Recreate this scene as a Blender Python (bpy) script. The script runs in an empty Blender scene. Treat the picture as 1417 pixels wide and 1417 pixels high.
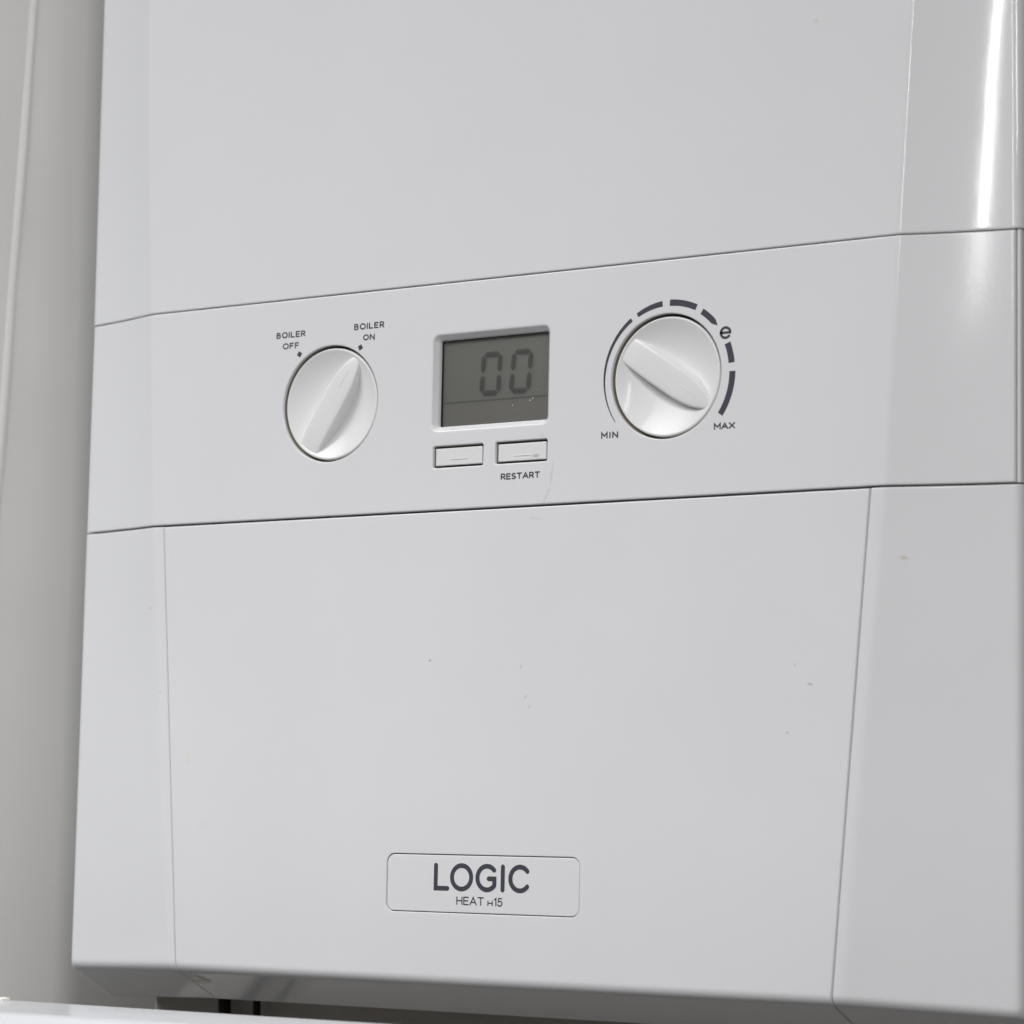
import bpy, bmesh, math, random
from mathutils import Vector, Matrix
import numpy as np

random.seed(4)
sc = bpy.context.scene
COL = sc.collection
rad = math.radians
mm = 0.001

# ------------------------------------------------------------------ camera
cam_d = bpy.data.cameras.new("camera")
cam = bpy.data.objects.new("camera", cam_d)
COL.objects.link(cam)
R0 = Vector((0.83739154, 0.54625016, 0.01965138))       # right
R1 = Vector((0.04541307, -0.10535493, 0.9933972))       # up
R2 = Vector((0.54471375, -0.83096998, -0.11303023))     # back
cam.matrix_world = Matrix(((R0.x, R1.x, R2.x, 0.529601713),
                           (R0.y, R1.y, R2.y, -0.793848638),
                           (R0.z, R1.z, R2.z, -0.137019481),
                           (0, 0, 0, 1)))
cam_d.sensor_fit = 'HORIZONTAL'
cam_d.sensor_width = 36.0
cam_d.lens = 36.0 * 4000.0 / 1417.0
cam_d.clip_start = 0.01
cam_d.clip_end = 50.0
cam_d.dof.use_dof = True
cam_d.dof.focus_distance = 0.96
cam_d.dof.aperture_fstop = 16.0
sc.camera = cam

# ------------------------------------------------------------------ world, lamps, exposure
w = bpy.data.worlds.new("World")
sc.world = w
w.use_nodes = True
bg = w.node_tree.nodes["Background"]
bg.inputs[0].default_value = (0.96, 0.98, 1.0, 1)
bg.inputs[1].default_value = 0.085

def area(name, loc, target, sx, sy, power, color, spread=180.0, roll=0.0):
    l = bpy.data.lights.new(name, 'AREA')
    l.shape = 'RECTANGLE'
    l.size, l.size_y = sx, sy
    l.energy = power
    l.color = color
    l.spread = rad(spread)
    o = bpy.data.objects.new(name, l)
    COL.objects.link(o)
    o.location = loc
    d = Vector(target) - Vector(loc)
    o.rotation_euler = d.to_track_quat('-Z', 'Y').to_euler()
    return o

area("key_light", (-0.94, -1.05, 1.06), (-0.24, 0.0, -0.42), 1.35, 1.0, 4.85, (0.965, 0.98, 1.0), 60)  # broad soft key from the upper left
area("tube_lamp", (0.22, -1.40, 0.79), (0.15, 0.0, 0.79), 0.025, 1.0, 2.4, (1.0, 0.99, 0.98))
area("right_fill", (0.80, -1.05, 0.60), (-0.35, 0.0, -0.35), 0.17, 0.5, 1.75, (1.0, 0.96, 0.955), 85)  # fill added on the right for the edge highlight and wall falloff

sc.view_settings.view_transform = 'Standard'
sc.view_settings.look = 'None'
sc.view_settings.exposure = 0.05
sc.view_settings.gamma = 1.0

# ------------------------------------------------------------------ materials
def mat(name, color, rough=0.4, spec=0.5, bump=0.0, bscale=900.0, mottled=0.0, spots=(), coat=0.0, ripple=0.0):
    """plain surface with faint mottling, fine relief and optional stains at given places"""
    m = bpy.data.materials.new(name)
    m.use_nodes = True
    nt = m.node_tree
    N, L = nt.nodes, nt.links
    p = N["Principled BSDF"]
    p.inputs["Roughness"].default_value = rough
    p.inputs["Specular IOR Level"].default_value = spec
    p.inputs["Coat Weight"].default_value = coat
    p.inputs["Coat Roughness"].default_value = 0.08
    tc = N.new("ShaderNodeTexCoord")
    cur = None
    rgb = N.new("ShaderNodeRGB")
    rgb.outputs[0].default_value = (*color, 1)
    cur = rgb.outputs[0]
    if mottled:
        n = N.new("ShaderNodeTexNoise"); n.inputs["Scale"].default_value = 14.0; n.inputs["Detail"].default_value = 5.0
        L.new(tc.outputs["Object"], n.inputs["Vector"])
        mr = N.new("ShaderNodeMapRange")
        mr.inputs[1].default_value = 0.3; mr.inputs[2].default_value = 0.7
        mr.inputs[3].default_value = 1 - mottled; mr.inputs[4].default_value = 1.0
        L.new(n.outputs["Fac"], mr.inputs[0])
        mx = N.new("ShaderNodeMix"); mx.data_type = 'RGBA'; mx.blend_type = 'MULTIPLY'; mx.inputs[0].default_value = 1.0
        L.new(cur, mx.inputs[6]); L.new(mr.outputs[0], mx.inputs[7])
        cur = mx.outputs[2]
        # roughness wear
        n2 = N.new("ShaderNodeTexNoise"); n2.inputs["Scale"].default_value = 40.0; n2.inputs["Detail"].default_value = 6.0
        L.new(tc.outputs["Object"], n2.inputs["Vector"])
        mr2 = N.new("ShaderNodeMapRange")
        mr2.inputs[3].default_value = rough * 0.85; mr2.inputs[4].default_value = rough * 1.2
        L.new(n2.outputs["Fac"], mr2.inputs[0]); L.new(mr2.outputs[0], p.inputs["Roughness"])
    if spots:
        nw = N.new("ShaderNodeTexNoise"); nw.inputs["Scale"].default_value = 600.0; nw.inputs["Detail"].default_value = 4.0
        L.new(tc.outputs["Object"], nw.inputs["Vector"])
        for (x, z, rx, rz, ang, col, amt) in spots:
            mp = N.new("ShaderNodeMapping"); mp.vector_type = 'TEXTURE'
            mp.inputs["Location"].default_value = (x, 0, z)
            mp.inputs["Rotation"].default_value = (0, ang, 0)
            mp.inputs["Scale"].default_value = (rx, 1.0, rz)
            L.new(tc.outputs["Object"], mp.inputs["Vector"])
            ln = N.new("ShaderNodeVectorMath"); ln.operation = 'LENGTH'
            L.new(mp.outputs[0], ln.inputs[0])
            ad = N.new("ShaderNodeMath"); ad.operation = 'MULTIPLY_ADD'
            L.new(nw.outputs["Fac"], ad.inputs[0]); ad.inputs[1].default_value = 1.2
            L.new(ln.outputs["Value"], ad.inputs[2])
            mr = N.new("ShaderNodeMapRange"); mr.interpolation_type = 'SMOOTHSTEP'
            mr.inputs[1].default_value = 0.55; mr.inputs[2].default_value = 1.5
            mr.inputs[3].default_value = amt; mr.inputs[4].default_value = 0.0
            L.new(ad.outputs[0], mr.inputs[0])
            mx = N.new("ShaderNodeMix"); mx.data_type = 'RGBA'
            L.new(mr.outputs[0], mx.inputs[0]); L.new(cur, mx.inputs[6])
            mx.inputs[7].default_value = (*col, 1)
            cur = mx.outputs[2]
    L.new(cur, p.inputs["Base Color"])
    if bump:
        n = N.new("ShaderNodeTexNoise"); n.inputs["Scale"].default_value = bscale; n.inputs["Detail"].default_value = 3.0
        L.new(tc.outputs["Object"], n.inputs["Vector"])
        b = N.new("ShaderNodeBump"); b.inputs["Strength"].default_value = bump; b.inputs["Distance"].default_value = 0.0002
        L.new(n.outputs["Fac"], b.inputs["Height"]); L.new(b.outputs[0], p.inputs["Normal"])
        if ripple:
            n = N.new("ShaderNodeTexNoise"); n.inputs["Scale"].default_value = 22.0; n.inputs["Detail"].default_value = 1.0
            L.new(tc.outputs["Object"], n.inputs["Vector"])
            b2 = N.new("ShaderNodeBump"); b2.inputs["Strength"].default_value = ripple; b2.inputs["Distance"].default_value = 0.001
            L.new(n.outputs["Fac"], b2.inputs["Height"]); L.new(b2.outputs[0], b.inputs["Normal"])
    return m

GREY = (0.30, 0.29, 0.27)
TAN = (0.52, 0.42, 0.32)
WHITE = (0.80, 0.80, 0.81)
M_upper = mat("white_casing", WHITE, 0.068, 0.5, 0.025, 500, 0.02, ripple=0.16,
              spots=[(.1204, .1218, .0012, .0016, 0, TAN, .35)])
M_band = mat("white_control_plastic", WHITE, 0.11, 0.5, 0.04, 900, 0.025,
             spots=[(.0245, -.0175, .0008, .0075, rad(8), TAN, .34), (.0225, -.0245, .0009, .005, rad(22), TAN, .30),
                    (-.1465, -.0085, .0005, .0005, 0, GREY, .6), (-.0155, .0, .0006, .0004, 0, GREY, .7),
                    (.020, -.004, .002, .001, 0, TAN, .2)])
M_door = mat("white_flap_plastic", WHITE, 0.14, 0.5, 0.06, 900, 0.03,
             spots=[(-.0224, -.0776, .0005, .0005, 0, (.05, .05, .05), .9), (.0139, -.0801, .0006, .0012, .3, GREY, .35),
                    (.0160, -.0902, .0006, .0016, .3, TAN, .65), (.0174, -.0936, .0006, .0006, 0, GREY, .4),
                    (.1200, -.0874, .0014, .0007, .2, GREY, .75), (.1145, -.0815, .0012, .0009, 0, TAN, .35),
                    (.1122, -.1022, .0008, .0006, 0, GREY, .5), (.0185, -.0315, .0035, .0008, .2, TAN, .3),
                    (-.1255, -.1105, .0015, .004, 0, (.75, .70, .50), .35), (-.118, -.134, .004, .003, .5, (.7, .7, .72), .25)])
M_side = mat("white_side_plastic", WHITE, 0.12, 0.5, 0.06, 900, 0.03,
             spots=[(-.146, -.0565, .0014, .0009, 0, TAN, .5), (-.139, -.087, .0008, .0007, 0, GREY, .4),
                    (.1505, -.0493, .0022, .0009, .2, TAN, .6)])
M_knob = mat("glossy_knob_plastic", (0.81, 0.81, 0.805), 0.11, 0.24)
M_button = mat("button_plastic", (0.80, 0.80, 0.80), 0.28, 0.5, spots=[(.0178, -.0108, .0022, .0011, 0, (.45, .38, .28), .7)])
M_ink = mat("printed_slate_ink", (0.065, 0.065, 0.085), 0.5, 0.3, mottled=0.15)
M_chassis = mat("grey_chassis", (0.34, 0.31, 0.27), 0.6, 0.3)
M_dark = mat("dark_housing", (0.02, 0.019, 0.017), 0.6, 0.3)
M_well = mat("gap_shade", (0.19, 0.17, 0.135), 0.6, 0.3)  # dark tone stands in for shade inside the knob and button gaps
M_lcd = mat("liquid_crystal", (0.62, 0.62, 0.59), 0.55, 0.2, mottled=0.10,
            spots=[(.0, .0055, .03, .0045, 0, (.65, .61, .55), .5)])
M_seg = mat("liquid_crystal_dark", (0.10, 0.10, 0.12), 0.6, 0.1)
M_seg.node_tree.nodes["Principled BSDF"].inputs["Alpha"].default_value = 0.37
M_lcdline = mat("liquid_crystal_line", (0.40, 0.40, 0.40), 0.55, 0.2)
M_wall = mat("painted_wall", (0.62, 0.617, 0.597), 0.42, 0.4, 0.25, 260, 0.05)
M_back = mat("plaster", (0.60, 0.57, 0.52), 0.8, 0.2, 0.3, 150, 0.08)
M_shelf = mat("white_melamine", (0.74, 0.75, 0.77), 0.18, 0.5, 0.05, 300, 0.03)
M_cable = mat("black_cable", (0.012, 0.009, 0.007), 0.5, 0.4)
M_cablewhite = mat("white_cable_sleeve", (0.70, 0.69, 0.66), 0.35, 0.5)
M_dust = mat("pale_dust", (0.8, 0.78, 0.72), 0.9, 0.1)
M_tray = mat("underside_plastic", (0.60, 0.55, 0.49), 0.55, 0.3, 0.1, 300, 0.15)
M_tab = mat("tab_plastic", (0.80, 0.75, 0.69), 0.5, 0.3)

gm = bpy.data.materials.new("clear_window")
gm.use_nodes = True
nt = gm.node_tree
nt.nodes.remove(nt.nodes["Principled BSDF"])
tr = nt.nodes.new("ShaderNodeBsdfTransparent"); tr.inputs[0].default_value = (0.97, 0.97, 0.96, 1)
gl = nt.nodes.new("ShaderNodeBsdfGlossy"); gl.inputs["Roughness"].default_value = 0.12
fr = nt.nodes.new("ShaderNodeFresnel"); fr.inputs[0].default_value = 1.49
ms = nt.nodes.new("ShaderNodeMixShader")
nt.links.new(fr.outputs[0], ms.inputs[0]); nt.links.new(tr.outputs[0], ms.inputs[1]); nt.links.new(gl.outputs[0], ms.inputs[2])
nt.links.new(ms.outputs[0], nt.nodes["Material Output"].inputs[0])
M_glass = gm

# ------------------------------------------------------------------ helpers
def obj(name, bm, m, parent=None, smooth=True, label=None):
    me = bpy.data.meshes.new(name)
    bm.to_mesh(me); bm.free()
    me.materials.append(m)
    if smooth:
        me.polygons.foreach_set("use_smooth", [True] * len(me.polygons))
    o = bpy.data.objects.new(name, me)
    COL.objects.link(o)
    if parent:
        hang(o, parent)
    if label:
        o["label"] = label
    return o

def hang(o, parent):
    """parent o, whose mesh is written in world coordinates, without moving it"""
    o.parent = parent
    if parent.parent is None:
        o.matrix_parent_inverse = Matrix.Translation(parent.location).inverted()

def thing(name, label, cat, loc=(0, 0, 0)):
    o = bpy.data.objects.new(name, None)
    COL.objects.link(o)
    o.location = loc
    o.empty_display_size = 0.05
    o["label"] = label; o["category"] = cat
    return o

def arc_lip(r, wall, n=5, support=0.0005):
    """(distance in from the edge, depth) pairs from the hidden wall out to the flat face"""
    a = [(0.0, wall)]
    for k in range(n + 1):
        t = math.pi / 2 * k / n
        a.append((r * (1 - math.cos(t)), r * (1 - math.sin(t))))
    a.append((r + support, 0.0))
    return a

def rrect(cx, cz, hx, hz, r, o=0.0, n=6):
    hx += o; hz += o; r = max(r + o, 1e-5)
    pts = []
    for sx, sz, a0 in ((1, 1, 0), (-1, 1, 90), (-1, -1, 180), (1, -1, 270)):
        for k in range(n + 1):
            a = rad(a0 + 90 * k / n)
            pts.append((cx + sx * (hx - r) + r * math.cos(a), cz + sz * (hz - r) + r * math.sin(a)))
    return pts

def circle(cx, cz, r, o=0.0, n=96):
    return [(cx + (r + o) * math.cos(2 * math.pi * k / n), cz + (r + o) * math.sin(2 * math.pi * k / n)) for k in range(n)]

def ring_strip(bm, loops):
    """loops: lists of BMVert of equal length; bridge consecutive ones"""
    for A, B in zip(loops[:-1], loops[1:]):
        n = len(A)
        for i in range(n):
            bm.faces.new((A[i], A[(i + 1) % n], B[(i + 1) % n], B[i]))

def cap(bm, loop):
    """close an end with a flat face and a hard edge"""
    f = bm.faces.new(loop)
    for e in f.edges:
        e.smooth = False

def face_out(bm, d=(0, -1, 0)):
    """make normals consistent and the average of the front-facing area point along d"""
    bmesh.ops.recalc_face_normals(bm, faces=bm.faces)
    d = Vector(d)
    s = 0.0
    for f in bm.faces:
        f.normal_update()
        s += f.normal.dot(d) * f.calc_area() if abs(f.normal.dot(d)) > 0.5 else 0
    if s < 0:
        bmesh.ops.reverse_faces(bm, faces=bm.faces)

# ------------------------------------------------------------------ shape of the boiler front
XO = 0.1862                 # outer half width of the casing
_zc = np.array([-.20, -.184, -.1435, -.0272, .0505, .124, .25, .45])
_xc = np.array([.1300, .1314, .1346, .1450, .1490, .1535, .1590, .163])
def xc(z):                  # half width of the flat middle face at height z
    return float(np.interp(z, _zc, _xc))
_zs = np.array([-.21, -.1838, -.0274])
_xs = np.array([.1258, .1279, .1400])
def xs(z):                  # half distance of the flap's side joints
    return float(np.interp(z, _zs, _xs))
_t = np.linspace(-.004, .06, 641)
_sl = np.tan(np.radians(np.interp(_t, [-.004, 0, .036, .06], [19, 19, 10.05, 7])))
_u = np.clip((_t + .0014) / .0028, 0, 1); _u = _u * _u * (3 - 2 * _u)
_h = np.concatenate([[0], np.cumsum((_sl * _u)[:-1] * np.diff(_t))])
def h(x, z):                # how far the surface falls back at x, z
    k = .036 / (XO - xc(z))
    return float(np.interp((abs(x) - xc(z)) * k, _t, _h)) / max(k, .95) ** .5

TCOLS = [-.0045, -.0022, -.0014, -.0010, -.0007, -.0003, 0, .0003, .0007, .0010, .0014, .0022, .0040]
def wing_cols(xo, side, lip_r, wall, fr=(.12, .25, .38, .5, .62, .74, .86, .95)):
    """columns from the outer edge in to the flat face: list of (function z -> x, depth)"""
    cols = []
    lip = arc_lip(lip_r, wall, 6)
    for e, q in lip:
        cols.append((lambda z, e=e: side * (xo - e), q))
    e0 = lip[-1][0]
    for f in reversed(fr):
        cols.append((lambda z, f=f: side * (xc(z) + .0040 + f * (xo - e0 - xc(z) - .0040)), 0.0))
    for t in reversed(TCOLS):
        cols.append((lambda z, t=t: side * (xc(z) + t), 0.0))
    return cols

def edge_cols(fn, side, lip):
    """columns of a joint edge at x = fn(z): material lies towards side"""
    return [(lambda z, e=e: fn(z) + side * e, q) for e, q in lip]

def bottom_rows(r=.0042, tilt=65.0, flange=.0235, wall=.003):
    """rows of the undercut bottom edge: list of (z, extra depth), from the hidden end up"""
    z0 = -.1812
    out = []
    n = 8
    for k in range(n + 1):
        a = rad(tilt) * k / n
        out.append((z0 - r * math.sin(a), r * (1 - math.cos(a))))
    zl, ql = out[-1]
    a = rad(tilt)
    dq, dz = math.sin(a), -math.cos(a)
    out.append((zl + dz * .0006, ql + dq * .0006))
    out.append((zl + dz * (flange - .0006), ql + dq * (flange - .0006)))
    out.append((zl + dz * flange, ql + dq * flange))
    out.append((zl + dz * flange + .004, ql + dq * flange + .002))
    out.reverse()
    out.append((z0 + .0008, 0.0))
    return out

def grid_panel(cols, rows, drop=False, holes=(), flat=None):
    """rows: (z, depth) from bottom to top; cols: (x(z), depth); holes: ring lists cut in the
    flat cell block flat = (first col, last col, first row, last row)"""
    bm = bmesh.new()
    V = []
    for z, qz in rows:
        row = []
        for fx, qx in cols:
            x = fx(max(z, -.1838))
            zz = z
            if drop and z < -.10:
                t = max(0.0, abs(x) - xc(max(z, -.1838)))
                k = min(1.0, (-.10 - z) / .08)
                zz = z - .0017 * min(1, t / .05) * k
            row.append(bm.verts.new((x, h(x, max(z, -.1838)) + qx + qz, zz)))
        V.append(row)
    for j in range(len(rows) - 1):
        for i in range(len(cols) - 1):
            if flat and flat[0] <= i < flat[1] and flat[2] <= j < flat[3]:
                continue
            bm.faces.new((V[j][i], V[j][i + 1], V[j + 1][i + 1], V[j + 1][i]))
    if flat:
        c0, c1, r0, r1 = flat
        loop = [V[r0][i] for i in range(c0, c1)] + [V[j][c1] for j in range(r0, r1)] \
             + [V[r1][i] for i in range(c1, c0, -1)] + [V[j][c0] for j in range(r1, r0, -1)]
        edges = []
        for a, b in zip(loop, loop[1:] + loop[:1]):
            edges.append(bm.edges.get((a, b)) or bm.edges.new((a, b)))
        for rings in holes:
            loops = [[bm.verts.new((x, y, z)) for x, z in pts] for pts, y in rings]
            L0 = loops[0]
            for a, b in zip(L0, L0[1:] + L0[:1]):
                edges.append(bm.edges.new((a, b)))
            ring_strip(bm, loops)
        bmesh.ops.triangle_fill(bm, use_beauty=True, use_dissolve=False, edges=edges, normal=(0, -1, 0))
    face_out(bm)
    return bm

def zrows(z0, z1, n):
    return [(z0 + (z1 - z0) * k / n, 0.0) for k in range(n + 1)]

def hole(shape, r, wall, n=5, support=.0005):
    """rings from the flat face down into a hole; shape(o) gives the outline grown by o"""
    rg = [(shape(r + support), 0.0)]
    for k in range(n + 1):
        t = math.pi / 2 * k / n
        rg.append((shape(r * (1 - math.sin(t))), r * (1 - math.cos(t))))
    rg.append((shape(0.0), wall))
    return rg

# ------------------------------------------------------------------ setting: walls
def box(bm, x0, x1, y0, y1, z0, z1):
    v = [bm.verts.new(p) for p in ((x0, y0, z0), (x1, y0, z0), (x1, y1, z0), (x0, y1, z0),
                                   (x0, y0, z1), (x1, y0, z1), (x1, y1, z1), (x0, y1, z1))]
    fs = [bm.faces.new([v[i] for i in q]) for q in ((0, 3, 2, 1), (4, 5, 6, 7), (0, 1, 5, 4), (1, 2, 6, 5), (2, 3, 7, 6), (3, 0, 4, 7))]
    return fs

bm = bmesh.new()
box(bm, -0.90, 0.75, 0.285, 0.335, -0.75, 0.85)
o = obj("back_wall", bm, M_wall, smooth=False)
o["kind"] = "structure"; o["label"] = "warm grey painted wall behind the white boiler"

# wall left of the boiler, corner rounded so it darkens towards the casing
bm = bmesh.new()
PX, PY, PR = -.2424, .0436, .063
prof = [(-.90, .2860), (-.90, PY), (PX - PR - .03, PY)]
for k in range(33):
    a = rad(-90 + 90 * k / 32)
    prof.append((PX - PR + PR * math.cos(a), PY + PR + PR * math.sin(a)))
prof += [(PX, PY + PR + .03), (PX, .2860)]
ring_strip(bm, [[bm.verts.new((x, y, -.75 + 1.6 * k / 10)) for x, y in prof] for k in range(11)])
bmesh.ops.recalc_face_normals(bm, faces=bm.faces)
o = obj("side_wall", bm, M_wall)
o["kind"] = "structure"; o["label"] = "warm grey wall left of the boiler, its corner rounded to shape the shade"

# ------------------------------------------------------------------ shelf in front of the underside
bm = bmesh.new()
SZ, SY = -.1913, -.090
prof = [(0.0, SZ), (-.046, SZ)]
for k in range(1, 10):
    a = rad(90 + 90 * k / 9)
    prof.append((-.046 + .009 * math.cos(a), SZ - .009 + .009 * math.sin(a)))
prof += [(-.055, SZ - .034), (0.0, SZ - .034)]
prof.insert(0, (0.0, SZ - .0008)); prof[1] = (-.0008, SZ)
va = [bm.verts.new((-.4000, SY + y, z)) for y, z in prof]
vb = [bm.verts.new((.30, SY + y, z)) for y, z in prof]
ring_strip(bm, [va, vb]); cap(bm, va); cap(bm, vb)
bmesh.ops.recalc_face_normals(bm, faces=bm.faces)
shelf = obj("shelf", bm, M_shelf)
shelf.modifiers.new("wn", 'WEIGHTED_NORMAL')
shelf["label"] = "glossy white shelf edge running below the boiler at the bottom left"
shelf["category"] = "shelf"

bm = bmesh.new()
bmesh.ops.create_icosphere(bm, subdivisions=3, radius=1.0)
for v in bm.verts:
    s = 1 + .25 * math.sin(5 * v.co.x + 2) * math.cos(4 * v.co.z + 1)
    v.co = Vector((v.co.x * .0022 * s - .1230, v.co.y * .0015 * s + SY - .0015, v.co.z * .0007 * s + SZ + .0003))
crumb = obj("plaster_crumb", bm, M_dust)
crumb["label"] = "tiny pale crumb of plaster lying on the white shelf by the wall"
crumb["category"] = "crumb"

# ------------------------------------------------------------------ the boiler
boiler = thing("boiler", "white wall hung gas boiler with control panel, two round knobs and small grey display", "boiler", (0, .14, -.195))

# chassis behind the joints
bm = bmesh.new()
box(bm, -.1815, .1815, .0125, .2840, -.1770, .4300)
bmesh.ops.bevel(bm, geom=bm.edges[:], offset=.001, segments=1, affect='EDGES')
obj("chassis", bm, M_chassis, boiler, smooth=False)
# inner plate close behind the middle face
bm = bmesh.new()
box(bm, -.1400, .1400, .0085, .0122, -.1780, .4250)
obj("mounting_plate", bm, M_chassis, boiler, smooth=False)

# upper casing
ZT, ZB = .0505, -.0272      # control panel top and bottom
lip = arc_lip(.0004, .0040, support=.0004)
rows = [(ZT + .00015 + e, q) for e, q in lip]
rows += [(z, 0.0) for z in np.linspace(ZT + .006, .42, 24)]
rows += [(.425 - e, q) for e, q in reversed(arc_lip(.004, .03))]
cols = wing_cols(XO, -1, .0028, .268) + list(reversed(wing_cols(XO, 1, .0028, .268)))
nL = len(cols) // 2
obj("upper_casing", grid_panel(cols, rows), M_upper, boiler)

# top cover of the casing, out of frame
bm = bmesh.new()
box(bm, -.184, .184, .032, .2840, .4305, .4330)
obj("top_cover", bm, M_upper, boiler, smooth=False)

# control panel with its holes
KX, KZ, KR = .0671, .0123, .0204
shape_disp = lambda o: rrect(-.0006, .01625, .02355, .01655, .0026, o)
shape_bl = lambda o: rrect(-.01295, -.00905, .01015, .0037, .0007, o, 4)
shape_br = lambda o: rrect(.01230, -.00900, .01020, .0037, .0007, o, 4)
holes = [hole(lambda o, s=s: circle(s * KX, KZ, KR, o), .00035, .0095) for s in (-1, 1)]
holes += [hole(shape_bl, .0004, .005), hole(shape_br, .0004, .005)]
holes += [[(shape_disp(.0012), 0.0), (shape_disp(.0008), 0.0)]]
lipb = arc_lip(.0004, .0050, support=.0004)
rows = [(ZB + .0003 + e, q) for e, q in lipb] + [(z, 0.0) for z in np.linspace(ZB + .006, ZT - .006, 9)] \
     + [(ZT - .0003 - e, q) for e, q in reversed(lipb)]
XB = .1837
colsb = wing_cols(XB, -1, .0006, .0055) + list(reversed(wing_cols(XB, 1, .0006, .0055)))
nb = len(colsb) // 2
flat = (nb - 1, nb, len(lipb) - 1, len(rows) - len(lipb))
panel = obj("control_panel", grid_panel(colsb, rows, holes=holes, flat=flat), M_band, boiler)

# sleeves added as painted shade in the gaps round knobs and buttons
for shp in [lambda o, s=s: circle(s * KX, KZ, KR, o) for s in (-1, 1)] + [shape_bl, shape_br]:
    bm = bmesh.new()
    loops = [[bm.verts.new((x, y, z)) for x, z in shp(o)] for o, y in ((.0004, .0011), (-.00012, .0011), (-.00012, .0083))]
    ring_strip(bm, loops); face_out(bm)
    obj("gap_shade_sleeve", bm, M_well, boiler)

# side casing strips that frame the ends of the control panel
for s in (-1, 1):
    bm = bmesh.new()
    pr = [(.1840, .020), (.1840, .0130), (.1840, .0102)]
    for k in range(7):
        a = rad(180 - 90 * k / 6)
        pr.append((.1844 + .0004 * math.cos(a), .0102 - .0004 * math.sin(a)))
    for k in range(1, 7):
        a = rad(90 - 90 * k / 6)
        pr.append((.1844 + .0009 * math.cos(a), .0107 - .0009 * math.sin(a)))
    pr += [(.1853, .0112), (.1853, .0135), (.1853, .2830)]
    va = [bm.verts.new((s * x, y, ZB + .0002)) for x, y in pr]
    vb = [bm.verts.new((s * x, y, ZT - .0001)) for x, y in pr]
    for q in range(len(pr) - 1):
        bm.faces.new((va[q], va[q + 1], vb[q + 1], vb[q]))
    for f in bm.faces:
        f.normal_update()
    big = max(bm.faces, key=lambda f: f.calc_area())
    if big.normal.x * s < 0:
        bmesh.ops.reverse_faces(bm, faces=bm.faces)
    obj("side_casing", bm, M_upper, boiler)

# lower flap and side panels
ZD = ZB - .0005
rowsl = bottom_rows() + [(z, 0.0) for z in np.linspace(-.176, ZD - .004, 14)] + [(ZD - e, q) for e, q in reversed(arc_lip(.0004, .0040, support=.0004))]
rowss = bottom_rows() + [(z, 0.0) for z in np.linspace(-.176, ZD - .004, 14)] + [(ZD + .0001 - e, q) for e, q in reversed(arc_lip(.0004, .0040, support=.0004))]
lips = arc_lip(.0004, .0022, support=.0003)
cd = edge_cols(lambda z: -xs(z) + .00015, 1, lips) + list(reversed(edge_cols(lambda z: xs(z) - .0002, -1, lips)))
nbot = len(bottom_rows())
ncd = len(cd) // 2
badge_shape = lambda o: rrect(-.0001, -.15145, .0380, .0096, .0030, o)
flatd = (ncd - 1, ncd, nbot, nbot + 13)
obj("flap_door", grid_panel(cd, rowsl, holes=[hole(badge_shape, .00025, .0012)], flat=flatd), M_door, boiler)
for s in (-1, 1):
    off = .00015 if s < 0 else .0003
    ce = [(lambda z, e=e, s=s, off=off: s * (xs(z) + off + e), q) for e, q in lips]
    wc = wing_cols(XO, s, .0028, .268)
    wc = wc[:-2]
    obj("side_panel", grid_panel(list(reversed(ce)) [::-1] + list(reversed(wc)), rowss, drop=True), M_side, boiler)

for s in (-1, 1):
    bm = bmesh.new()
    pts = []
    for z in (-.1800, -.0290):
        pts.append([bm.verts.new((s * (xs(z) + dx), y, z)) for dx, y in ((-.0012, .0017), (.0014, .0017), (.0014, .0042), (-.0012, .0042))])
    ring_strip(bm, pts); bm.faces.new(pts[0]); bm.faces.new(pts[1])
    bmesh.ops.recalc_face_normals(bm, faces=bm.faces)
    obj("joint_backing", bm, M_side, boiler, smooth=False)

# underside tray behind the undercut edge
bm = bmesh.new()
box(bm, -.178, .178, .0275, .2832, -.1800, -.1780)
obj("underside_tray", bm, M_tray, boiler, smooth=False)
# skirt added below the casing to darken the gap above the shelf
bm = bmesh.new()
box(bm, -.1850, .1835, .0560, .2830, -.2700, -.1802)
bmesh.ops.bevel(bm, geom=bm.edges[:], offset=.002, segments=2, affect='EDGES')
obj("shade_skirt", bm, M_tray, boiler, smooth=False)
# small moulded tab on the undercut
bm = bmesh.new()
fl = lambda x, y, o: (x, y - .42 * o, -.18502 - .466 * (y - .0017) - .91 * o)
t0 = [fl(-.1268, .0088, .0004), fl(-.1195, .0088, .0004), fl(-.1235, .0050, .0004)]
t1 = [fl(-.1270, .0090, -.0004), fl(-.1193, .0090, -.0004), fl(-.1235, .0047, -.0004)]
A = [bm.verts.new(p) for p in t0]; B = [bm.verts.new(p) for p in t1]
ring_strip(bm, [A, B]); bm.faces.new(A); bm.faces.new(B)
bmesh.ops.recalc_face_normals(bm, faces=bm.faces)
obj("catch_tab", bm, M_tab, boiler, smooth=False)

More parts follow.
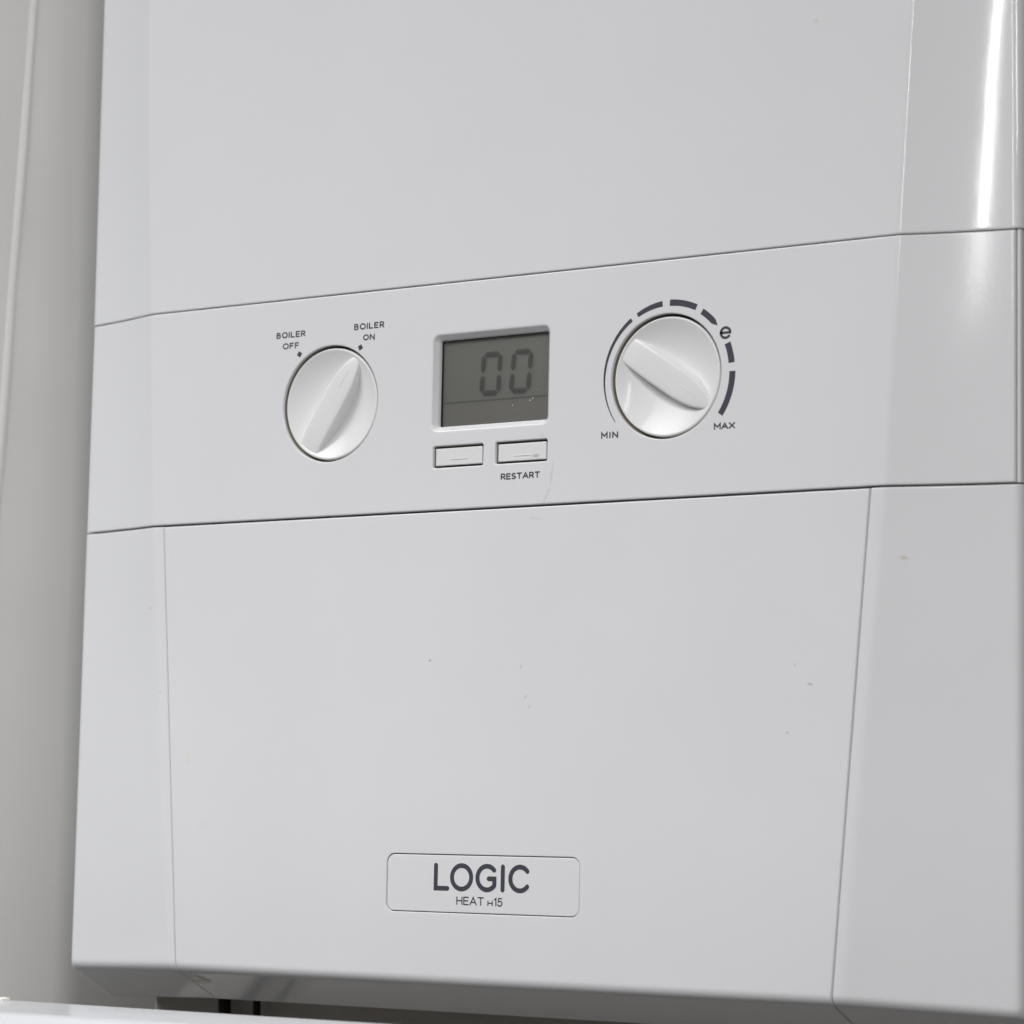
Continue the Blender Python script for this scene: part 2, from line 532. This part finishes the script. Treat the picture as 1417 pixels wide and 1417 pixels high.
# two dark leads hanging below
def tube(name, pts, r, m, parent, n=12):
    bm = bmesh.new()
    loops = []
    for k, p in enumerate(pts):
        p = Vector(p)
        d = (Vector(pts[min(k + 1, len(pts) - 1)]) - Vector(pts[max(k - 1, 0)])).normalized()
        a = d.orthogonal().normalized() if k == 0 else (a - d * a.dot(d)).normalized()
        b = d.cross(a)
        loops.append([bm.verts.new(p + r * (math.cos(2 * math.pi * i / n) * a + math.sin(2 * math.pi * i / n) * b)) for i in range(n)])
    ring_strip(bm, loops)
    bm.faces.new(loops[0]); bm.faces.new(loops[-1])
    bmesh.ops.recalc_face_normals(bm, faces=bm.faces)
    return obj(name, bm, m, parent)
tube("cable", [(-.1455, .050, -.1830), (-.1455, .050, -.205), (-.145, .051, -.24), (-.150, .075, -.29), (-.149, .12, -.33)], .0024, M_cable, boiler)
tube("cable", [(-.1305, .050, -.1830), (-.1305, .050, -.205), (-.131, .051, -.24), (-.138, .078, -.29), (-.139, .12, -.33)], .0014, M_cable, boiler)

CABLE = [(-0.2654, 0.0602, 0.2615), (-0.2662, 0.0596, 0.2308), (-0.2671, 0.0589, 0.2004), (-0.2679, 0.0583, 0.1701), (-0.2687, 0.0576, 0.1400), (-0.2695, 0.0570, 0.1101), (-0.2704, 0.0564, 0.0803), (-0.2712, 0.0559, 0.0508), (-0.2720, 0.0553, 0.0214), (-0.2729, 0.0547, -0.0079), (-0.2738, 0.0542, -0.0369), (-0.2746, 0.0537, -0.0658), (-0.2755, 0.0532, -0.0945)]
# white cable clipped to the wall left of the boiler
pts = [Vector(p) + Vector((.0002 * math.sin(i * 1.9), 0, 0)) for i, p in enumerate(CABLE)]
c = tube("wall_cable", pts, .0026, M_cablewhite, None)
c["label"] = "thin pale cable running down the wall left of the boiler"
c["category"] = "cable"

# ------------------------------------------------------------------ display
disp = bpy.data.objects.new("display", None); COL.objects.link(disp); disp.parent = boiler
disp.matrix_parent_inverse = Matrix.Translation(boiler.location).inverted()
def dobj(name, bm, m, smooth=True):
    o = obj(name, bm, m, None, smooth)
    o.parent = disp
    return o
bm = bmesh.new()
rg = [(shape_disp(.0008), 0.0), (shape_disp(.0003), 0.00003)]
for k in range(1, 7):                       # rounded shoulder
    t = k / 6
    rg.append((shape_disp(.0003 - .0009 * t), .00003 + .0007 * t * t))
rg += [(shape_disp(-.0011), .0012), (shape_disp(-.0016), .0018), (shape_disp(-.0017), .0020), (shape_disp(-.00178), .0024), (shape_disp(-.00178), .0031)]
loops = [[bm.verts.new((x, y, z)) for x, z in pts] for pts, y in rg]
ring_strip(bm, loops)
face_out(bm)
dobj("bezel", bm, M_band)
LD = .0042
bm = bmesh.new()
loops = [[bm.verts.new((x, y, z)) for x, z in shape_disp(o)] for o, y in ((-.00176, .0030), (-.00176, LD + .0006))]
ring_strip(bm, loops)
dobj("lcd_housing", bm, M_dark)
bm = bmesh.new()
bm.faces.new([bm.verts.new((x, LD, z)) for x, z in shape_disp(-.0018)]); face_out(bm)
dobj("lcd_screen", bm, M_lcd, False)
bm = bmesh.new()
bm.faces.new([bm.verts.new((x, .00315, z)) for x, z in shape_disp(-.0018)]); face_out(bm)
dobj("window", bm, M_glass, False)

def seg_poly(p, q, wd, y, m):
    p, q = Vector(p), Vector(q)
    d = (q - p).normalized(); nrm = Vector((-d.y, d.x))
    pts = [p, p + d * wd * .5 + nrm * wd * .5, q - d * wd * .5 + nrm * wd * .5, q, q - d * wd * .5 - nrm * wd * .5, p + d * wd * .5 - nrm * wd * .5]
    bm = bmesh.new()
    bm.faces.new([bm.verts.new((v.x, y, v.y)) for v in pts]); face_out(bm)
    return bm
LS = LD - .0007
DX, DZ = -.67 * LS, .20 * LS
def digit(x0, x1, zb, zt, slant):
    wd = .00185
    a = x0 + wd / 2; b = x1 - wd / 2
    zl, zu = zb + wd / 2, zt - wd / 2
    zm = (zl + zu) / 2
    S = lambda x, z: (x + slant * (z - zb) + DX, z + DZ)
    g = .00018
    for p, q in (((a + g, zu), (b - g, zu)), ((a + g, zl), (b - g, zl)),
                 ((a, zm + .0004), (a, zu - g)), ((b, zm + .0004), (b, zu - g)),
                 ((a, zl + g), (a, zm - .0004)), ((b, zl + g), (b, zm - .0004))):
        dobj("digit_segment", seg_poly(S(*p), S(*q), wd, LS, M_seg), M_seg, False)
digit(-.0050, .0035, .0105, .0254, .058)
digit(.0068, .0154, .0105, .0254, .085)
bm = bmesh.new()
box(bm, -.0180 + DX - .004, .0230 + DX - .001, LD - .00005, LD - .00002, .0088 + DZ, .0094 + DZ)
dobj("display_line", bm, M_lcdline, False)
# dust specks caught on the window
for (x, z, r) in ((.0012, .0073, .00012), (.0085, .0066, .00018), (.0155, .0078, .00022), (.0165, .0085, .00018), (.0128, .0068, .0001), (.0189, .0202, .00012), (.0185, .0112, .0001), (.0039, .0067, .00008)):
    bm = bmesh.new()
    bmesh.ops.create_icosphere(bm, subdivisions=1, radius=r * 1.2)
    for v in bm.verts:
        v.co = Vector((v.co.x + x - .67 * .003, v.co.y * .4 + .0031, v.co.z + z + .0006))
    dobj("dust_speck", bm, M_dust)

# ------------------------------------------------------------------ push buttons
def solid(shape, levels, y_back, rfaces=True):
    """cap with rounded shoulder: levels = (offset, y) from the face edge outwards/back"""
    bm = bmesh.new()
    loops = [[bm.verts.new((x, y, z)) for x, z in shape(o)] for o, y in levels]
    ring_strip(bm, loops)
    bm.faces.new(loops[0])
    bm.faces.new(loops[-1])
    bmesh.ops.recalc_face_normals(bm, faces=bm.faces)
    return bm
def shoulder(r, y0, base, n=4, sup=.0003):
    lv = [(base - r - sup, y0)]
    for k in range(n + 1):
        t = math.pi / 2 * k / n
        lv.append((base - r + r * math.sin(t), y0 + r * (1 - math.cos(t))))
    return lv
for shp, bx, bz in ((shape_bl, -.01275, -.01002), (shape_br, .01255, -.01025)):
    lv = shoulder(.00025, .00060, -.00080) + [(-.00080, .0075)]
    b = obj("push_button", solid(shp, lv, 0), M_button, boiler)
    bm = bmesh.new()
    A = [bm.verts.new((x, .00059, z)) for x, z in rrect(bx, bz, .0035, .00018, .00017, 0, 3)]
    B = [bm.verts.new((x, .00042, z)) for x, z in rrect(bx, bz, .0034, .00008, .00007, 0, 3)]
    ring_strip(bm, [A, B]); bm.faces.new(B); face_out(bm)
    obj("raised_line", bm, M_button, b)

# ------------------------------------------------------------------ knobs
def knob(cx, cz, tip_deg):
    kr = .01965
    rim = .0009
    k = bpy.data.objects.new("knob", None); COL.objects.link(k); k.parent = boiler
    k.matrix_parent_inverse = Matrix.Translation(boiler.location).inverted()
    k.location = (cx, 0, cz)
    k.rotation_euler = (0, -rad(tip_deg), 0)
    # dished face, lathe profile (r, y)
    depth = .0038
    rb = kr - .0010
    pr = []
    for i in range(25):
        r = rb * i / 24
        pr.append((r, rim + .0001 + depth * (1 - (r / rb) ** 2.2)))
    # rim rounding
    sl = math.atan(2.2 * depth / rb)
    pr = pr[:-1]
    pr += [(rb - .00012, rim + .00018)]
    for i in range(1, 8):
        t = i / 7
        a = sl * (1 - t) + -math.pi / 2 * t
        x = rb + .00010 + .0009 * t
        pr.append((rb + .001 * math.sin(math.pi / 2 * t), rim + .0001 - .00018 * math.sin(math.pi * min(1, t * 1.3)) + .0009 * (1 - math.cos(math.pi / 2 * t)) ** 1.2))
    pr.append((kr, .0085))
    n = 96
    bm = bmesh.new()
    ctr = bm.verts.new((0, pr[0][1], 0))
    loops = [[bm.verts.new((r * math.cos(2 * math.pi * i / n), y, r * math.sin(2 * math.pi * i / n))) for i in range(n)] for r, y in pr[1:]]
    for i in range(n):
        bm.faces.new((ctr, loops[0][i], loops[0][(i + 1) % n]))
    ring_strip(bm, loops)
    face_out(bm)
    o = obj("dial", bm, M_knob); o.parent = k
    # leaf shaped grip; +x is the pointer tip
    cs = [(-.0187, .0048), (-.0150, .0051), (-.0110, .0052), (-.0060, .0053), (-.0020, .0053), (.0020, .0053), (.0055, .0052), (.0090, .0049),
          (.0120, .0043), (.0150, .0034), (.0173, .0022), (.0188, .0009)]
    xsn = np.linspace(0, 1, 40)
    cx0 = np.array([c[0] for c in cs]); cw0 = np.array([c[1] for c in cs])
    sx = np.interp(xsn, np.linspace(0, 1, len(cs)), cx0)
    from_w = np.interp(sx, cx0, cw0) * .94
    # smooth
    for _ in range(4):
        from_w[1:-1] = (from_w[:-2] + 2 * from_w[1:-1] + from_w[2:]) / 4
    bm = bmesh.new()
    def gy(x, wfrac):       # height of the grip top: level with the rim, tail and tip dipping
        return rim - .0004 + .0009 * (abs(x) / .0187) ** 4
    prof_w = [(1.16, 'wall'), (1.0, .0012), (.985, .00065), (.95, .00032), (.88, .00010), (.76, .0), (.4, -.00005), (0, -.00008)]
    rowsg = []
    for x, wv in zip(sx, from_w):
        row = []
        for f, q in prof_w[:-1]:
            z = wv * f
            y = .0088 if q == 'wall' else gy(x, f) + q
            if q == 'wall': z = wv + .0024
            row.append(bm.verts.new((x, y, z)))
        row.append(bm.verts.new((x, gy(x, 0) - .00008, 0)))
        for f, q in reversed(prof_w[:-1]):
            z = -wv * f
            y = .0088 if q == 'wall' else gy(x, f) + q
            if q == 'wall': z = -wv - .0020
            row.append(bm.verts.new((x, y, z)))
        rowsg.append(row)
    for A, B in zip(rowsg[:-1], rowsg[1:]):
        for i in range(len(A) - 1):
            bm.faces.new((A[i], A[i + 1], B[i + 1], B[i]))
    bm.faces.new(rowsg[0]); bm.faces.new(rowsg[-1])
    face_out(bm)
    o = obj("grip", bm, M_knob); o.parent = k
    # moulded pointer line near the tip
    bm = bmesh.new()
    x0, x1 = .0065, .0132
    A = [bm.verts.new((x, gy(x, 0) - .00006, z)) for x, z in ((x0, -.00020), (x1, -.00012), (x1, .00012), (x0, .00020))]
    B = [bm.verts.new((x, gy(x, 0) - .00020, z)) for x, z in ((x0 + .0002, -.00007), (x1 - .0002, -.00005), (x1 - .0002, .00005), (x0 + .0002, .00007))]
    ring_strip(bm, [A, B]); bm.faces.new(B); face_out(bm)
    o = obj("pointer_line", bm, M_knob, smooth=False); o.parent = k
    return k
knob(-KX, KZ, 57.0)
knob(KX, KZ, -34.0)

# ------------------------------------------------------------------ printed lettering: rounded stroke alphabet
def arc(cx, cy, rx, ry, a0, a1, n=14):
    return [(cx + rx * math.cos(rad(a0 + (a1 - a0) * k / n)), cy + ry * math.sin(rad(a0 + (a1 - a0) * k / n))) for k in range(n + 1)]
G = {
 'B': (.62, [[(0, 0), (0, 1), (.33, 1)] + arc(.33, .765, .21, .235, 90, -90, 8) + [(0, .53)], [(.3, .53), (.36, .53)] + arc(.36, .265, .26, .265, 90, -90, 8) + [(0, 0)]]),
 'O': (.9, [arc(.45, .5, .45, .51, 90, 450, 40)]),
 'I': (.0, [[(0, 0), (0, 1)]]),
 'L': (.55, [[(0, 1), (0, 0), (.55, 0)]]),
 'E': (.58, [[(.58, 1), (0, 1), (0, 0), (.58, 0)], [(0, .51), (.5, .51)]]),
 'R': (.62, [[(0, 0), (0, 1), (.35, 1)] + arc(.35, .72, .25, .28, 90, -90, 8) + [(0, .44)], [(.33, .44), (.62, 0)]]),
 'F': (.56, [[(.56, 1), (0, 1), (0, 0)], [(0, .49), (.48, .49)]]),
 'N': (.72, [[(0, 0), (0, 1), (.72, 0), (.72, 1)]]),
 'S': (.6, [arc(.3, .745, .27, .255, 35, 270, 14) + arc(.3, .245, .29, .245, 90, -145, 14)]),
 'T': (.68, [[(0, 1), (.68, 1)], [(.34, 1), (.34, 0)]]),
 'A': (.82, [[(0, 0), (.41, 1), (.82, 0)], [(.14, .32), (.68, .32)]]),
 'M': (.82, [[(0, 0), (0, 1), (.41, .38), (.82, 1), (.82, 0)]]),
 'X': (.74, [[(0, 0), (.74, 1)], [(0, 1), (.74, 0)]]),
 'H': (.68, [[(0, 0), (0, 1)], [(.68, 0), (.68, 1)], [(0, .51), (.68, .51)]]),
 'G': (.92, [arc(.49, .5, .49, .51, 42, 322, 32), [(.58, .47), (.875, .47), (.875, .20)]]),
 'C': (.88, [arc(.5, .5, .5, .51, 40, 320, 32)]),
 '1': (.2, [[(0, .82), (.2, 1), (.2, 0)]]),
 '5': (.56, [[(.5, 1), (.1, 1), (.06, .56)] + arc(.25, .32, .31, .32, 125, -150, 16)]),
 'e': (1.0, [[(.03, .5), (.97, .5)] + arc(.5, .5, .48, .48, 4, 318, 32)]),
}
def stroke(bm, pts, wd, y):
    """flat ribbon with mitred joins and round ends along a polyline in x, z"""
    P = [Vector(p) for p in pts]
    Q = [P[0]]
    for p in P[1:]:
        if (p - Q[-1]).length > 1e-6: Q.append(p)
    P = Q
    closed = (P[0] - P[-1]).length < 1e-5
    if closed: P = P[:-1]
    n = len(P)
    hw = wd / 2
    Lp, Rp = [], []
    for i in range(n):
        a = P[(i - 1) % n] if (closed or i > 0) else None
        b = P[(i + 1) % n] if (closed or i < n - 1) else None
        d1 = (P[i] - a).normalized() if a is not None else None
        d2 = (b - P[i]).normalized() if b is not None else None
        if d1 is None: d1 = d2
        if d2 is None: d2 = d1
        n1 = Vector((-d1.y, d1.x)); n2 = Vector((-d2.y, d2.x))
        m = (n1 + n2)
        m = m.normalized() if m.length > 1e-6 else n1
        k = hw / max(.35, m.dot(n1))
        Lp.append(bm.verts.new((P[i].x + m.x * k, y, P[i].y + m.y * k)))
        Rp.append(bm.verts.new((P[i].x - m.x * k, y, P[i].y - m.y * k)))
    for i in range(n if closed else n - 1):
        j = (i + 1) % n
        bm.faces.new((Lp[i], Lp[j], Rp[j], Rp[i]))
    if not closed:
        for end, Lv, Rv, d in ((P[0], Lp[0], Rp[0], (P[0] - P[1]).normalized()), (P[-1], Lp[-1], Rp[-1], (P[-1] - P[-2]).normalized())):
            nn = Vector((-d.y, d.x))
            side = Lv if (Vector((Lv.co.x, Lv.co.z)) - end).dot(nn) > 0 else Rv
            other = Rv if side is Lv else Lv
            fan = [side]
            for k in range(1, 6):
                a = math.pi * k / 6
                v = end + nn * hw * math.cos(a) + d * hw * math.sin(a)
                fan.append(bm.verts.new((v.x, y, v.y)))
            fan.append(other)
            bm.faces.new(fan)

INK = -.00003
def word(text, x0, x1, zb, zt, wd, parent, gap=.40, y=INK, place=None):
    """one printed word filling x0..x1 (ink to ink), zb..zt"""
    hgt = zt - zb - wd
    if place is None:
        adv = []; x = 0
        for i, c in enumerate(text):
            adv.append(x); x += G[c][0] + gap
            if c in 'OCG' : x -= .04
        tot = x - gap
        sx = (x1 - x0 - wd) / tot
        place = [(x0 + wd / 2 + a * sx, sx) for a in adv]
    bm = bmesh.new()
    k = 0
    for c, (ox, sx) in zip(text, place):
        for st in G[c][1]:
            stroke(bm, [(ox + px * sx, zb + wd / 2 + pz * hgt) for px, pz in st], wd, y - k * 8e-6)
            k = (k + 1) % 3
    for f in bm.faces: f.normal_update()
    fl = [f for f in bm.faces if f.normal.y > 0]
    bmesh.ops.reverse_faces(bm, faces=fl)
    o = obj("printed_word", bm, M_ink, parent, smooth=False, label="printed word " + text)
    return o

SW = .00048
word("BOILER", -.0913, -.0786, .0368, .0390, SW, boiler)
word("OFF", -.0884, -.0813, .0328, .0350, SW, boiler)
word("BOILER", -.0575, -.0447, .0372, .0394, SW, boiler)
word("ON", -.0536, -.0486, .0333, .0354, SW, boiler)
word("RESTART", .0045, .0199, -.01815, -.0160, SW, boiler, gap=.30)
word("MIN", .0433, .0497, -.0067, -.00455, SW, boiler, gap=.46)
word("MAX", .0851, .0928, -.0063, -.0042, SW, boiler, gap=.26)

def poly_mark(name, pts, y=INK):
    bm = bmesh.new()
    bm.faces.new([bm.verts.new((x, y, z)) for x, z in pts])
    face_out(bm)
    return obj(name, bm, M_ink, boiler, smooth=False)
for cx_, cz_, ang in ((-.0809, .0306, -30), (-.0546, .0310, 28)):
    pts = []
    for k in range(4):
        a = rad(ang + 45 + 90 * k)
        pts.append((cx_ + .00118 * math.cos(a), cz_ + .00118 * math.sin(a)))
    poly_mark("printed_square", pts)
AX, AZ = KX + .0008, KZ + .0002
def pol(r, a): return (AX + r * math.cos(rad(a)), AZ + r * math.sin(rad(a)))
def band(name, a0, a1, ri0, ri1, ro0, ro1, n=24, extra=None):
    bm = bmesh.new()
    I, O = [], []
    for k in range(n + 1):
        t = k / n; a = a0 + (a1 - a0) * t
        I.append(bm.verts.new((pol(ri0 + (ri1 - ri0) * t, a)[0], INK, pol(ri0 + (ri1 - ri0) * t, a)[1])))
        O.append(bm.verts.new((pol(ro0 + (ro1 - ro0) * t, a)[0], INK, pol(ro0 + (ro1 - ro0) * t, a)[1])))
    for k in range(n):
        bm.faces.new((I[k], I[k + 1], O[k + 1], O[k]))
    if extra:
        p = bm.verts.new((pol(*extra)[0], INK, pol(*extra)[1]))
        bm.faces.new((I[-1], p, O[-1]))
    for f in bm.faces: f.normal_update()
    bmesh.ops.reverse_faces(bm, faces=[f for f in bm.faces if f.normal.y > 0])
    return obj(name, bm, M_ink, boiler, smooth=False)
band("scale_mark", 216.0, 125.5, .02375, .02285, .02400, .02420, 48)
band("scale_mark", 119.5, 95.3, .0227, .0226, .0242, .0245)
band("scale_mark", 88.8, 64.0, .0225, .0226, .0246, .0246)
band("scale_mark", 58.0, 44.0, .0223, .0222, .02435, .0242, 16, extra=(.0234, 39.0))
band("scale_mark", 22.0, 5.8, .0224, .0224, .0246, .0246)
band("scale_mark", -.8, -35.6, .0226, .0229, .0248, .0249)
word("e", .08675, .09115, .0225, .0268, .00086, boiler)

# badge
def badge():
    lv = shoulder(.00025, .00022, -.00028) + [(-.00028, .003)]
    b = obj("badge", solid(badge_shape, lv, 0), M_door, boiler)
    return b
b = badge()
yb = .00022 + INK
def bword(*a, **k):
    o = word(*a, parent=None, y=yb, **k)
    o.parent = b
    return o
wl = .00158
zl0, zl1 = -.1538, -.1447
hx = lambda x0, x1, c: (x0 + wl / 2, (x1 - x0 - wl) / max(G[c][0], 1e-3))
pl = [hx(-.0190, -.0127, 'L'), hx(-.0125, -.0033, 'O'), hx(-.0024, .0062, 'G'), (.0083, 1.0), hx(.0105, .0186, 'C')]
bword("LOGIC", -.0190, .0186, zl0, zl1, wl, place=pl)
bword("HEAT", -.0098, .0011, -.1583, -.1555, .00043, gap=.24)
bword("H", .0025, .0046, -.15835, -.15655, .00040)
bword("15", .0050, .0084, -.1584, -.1556, .00044, gap=.26)
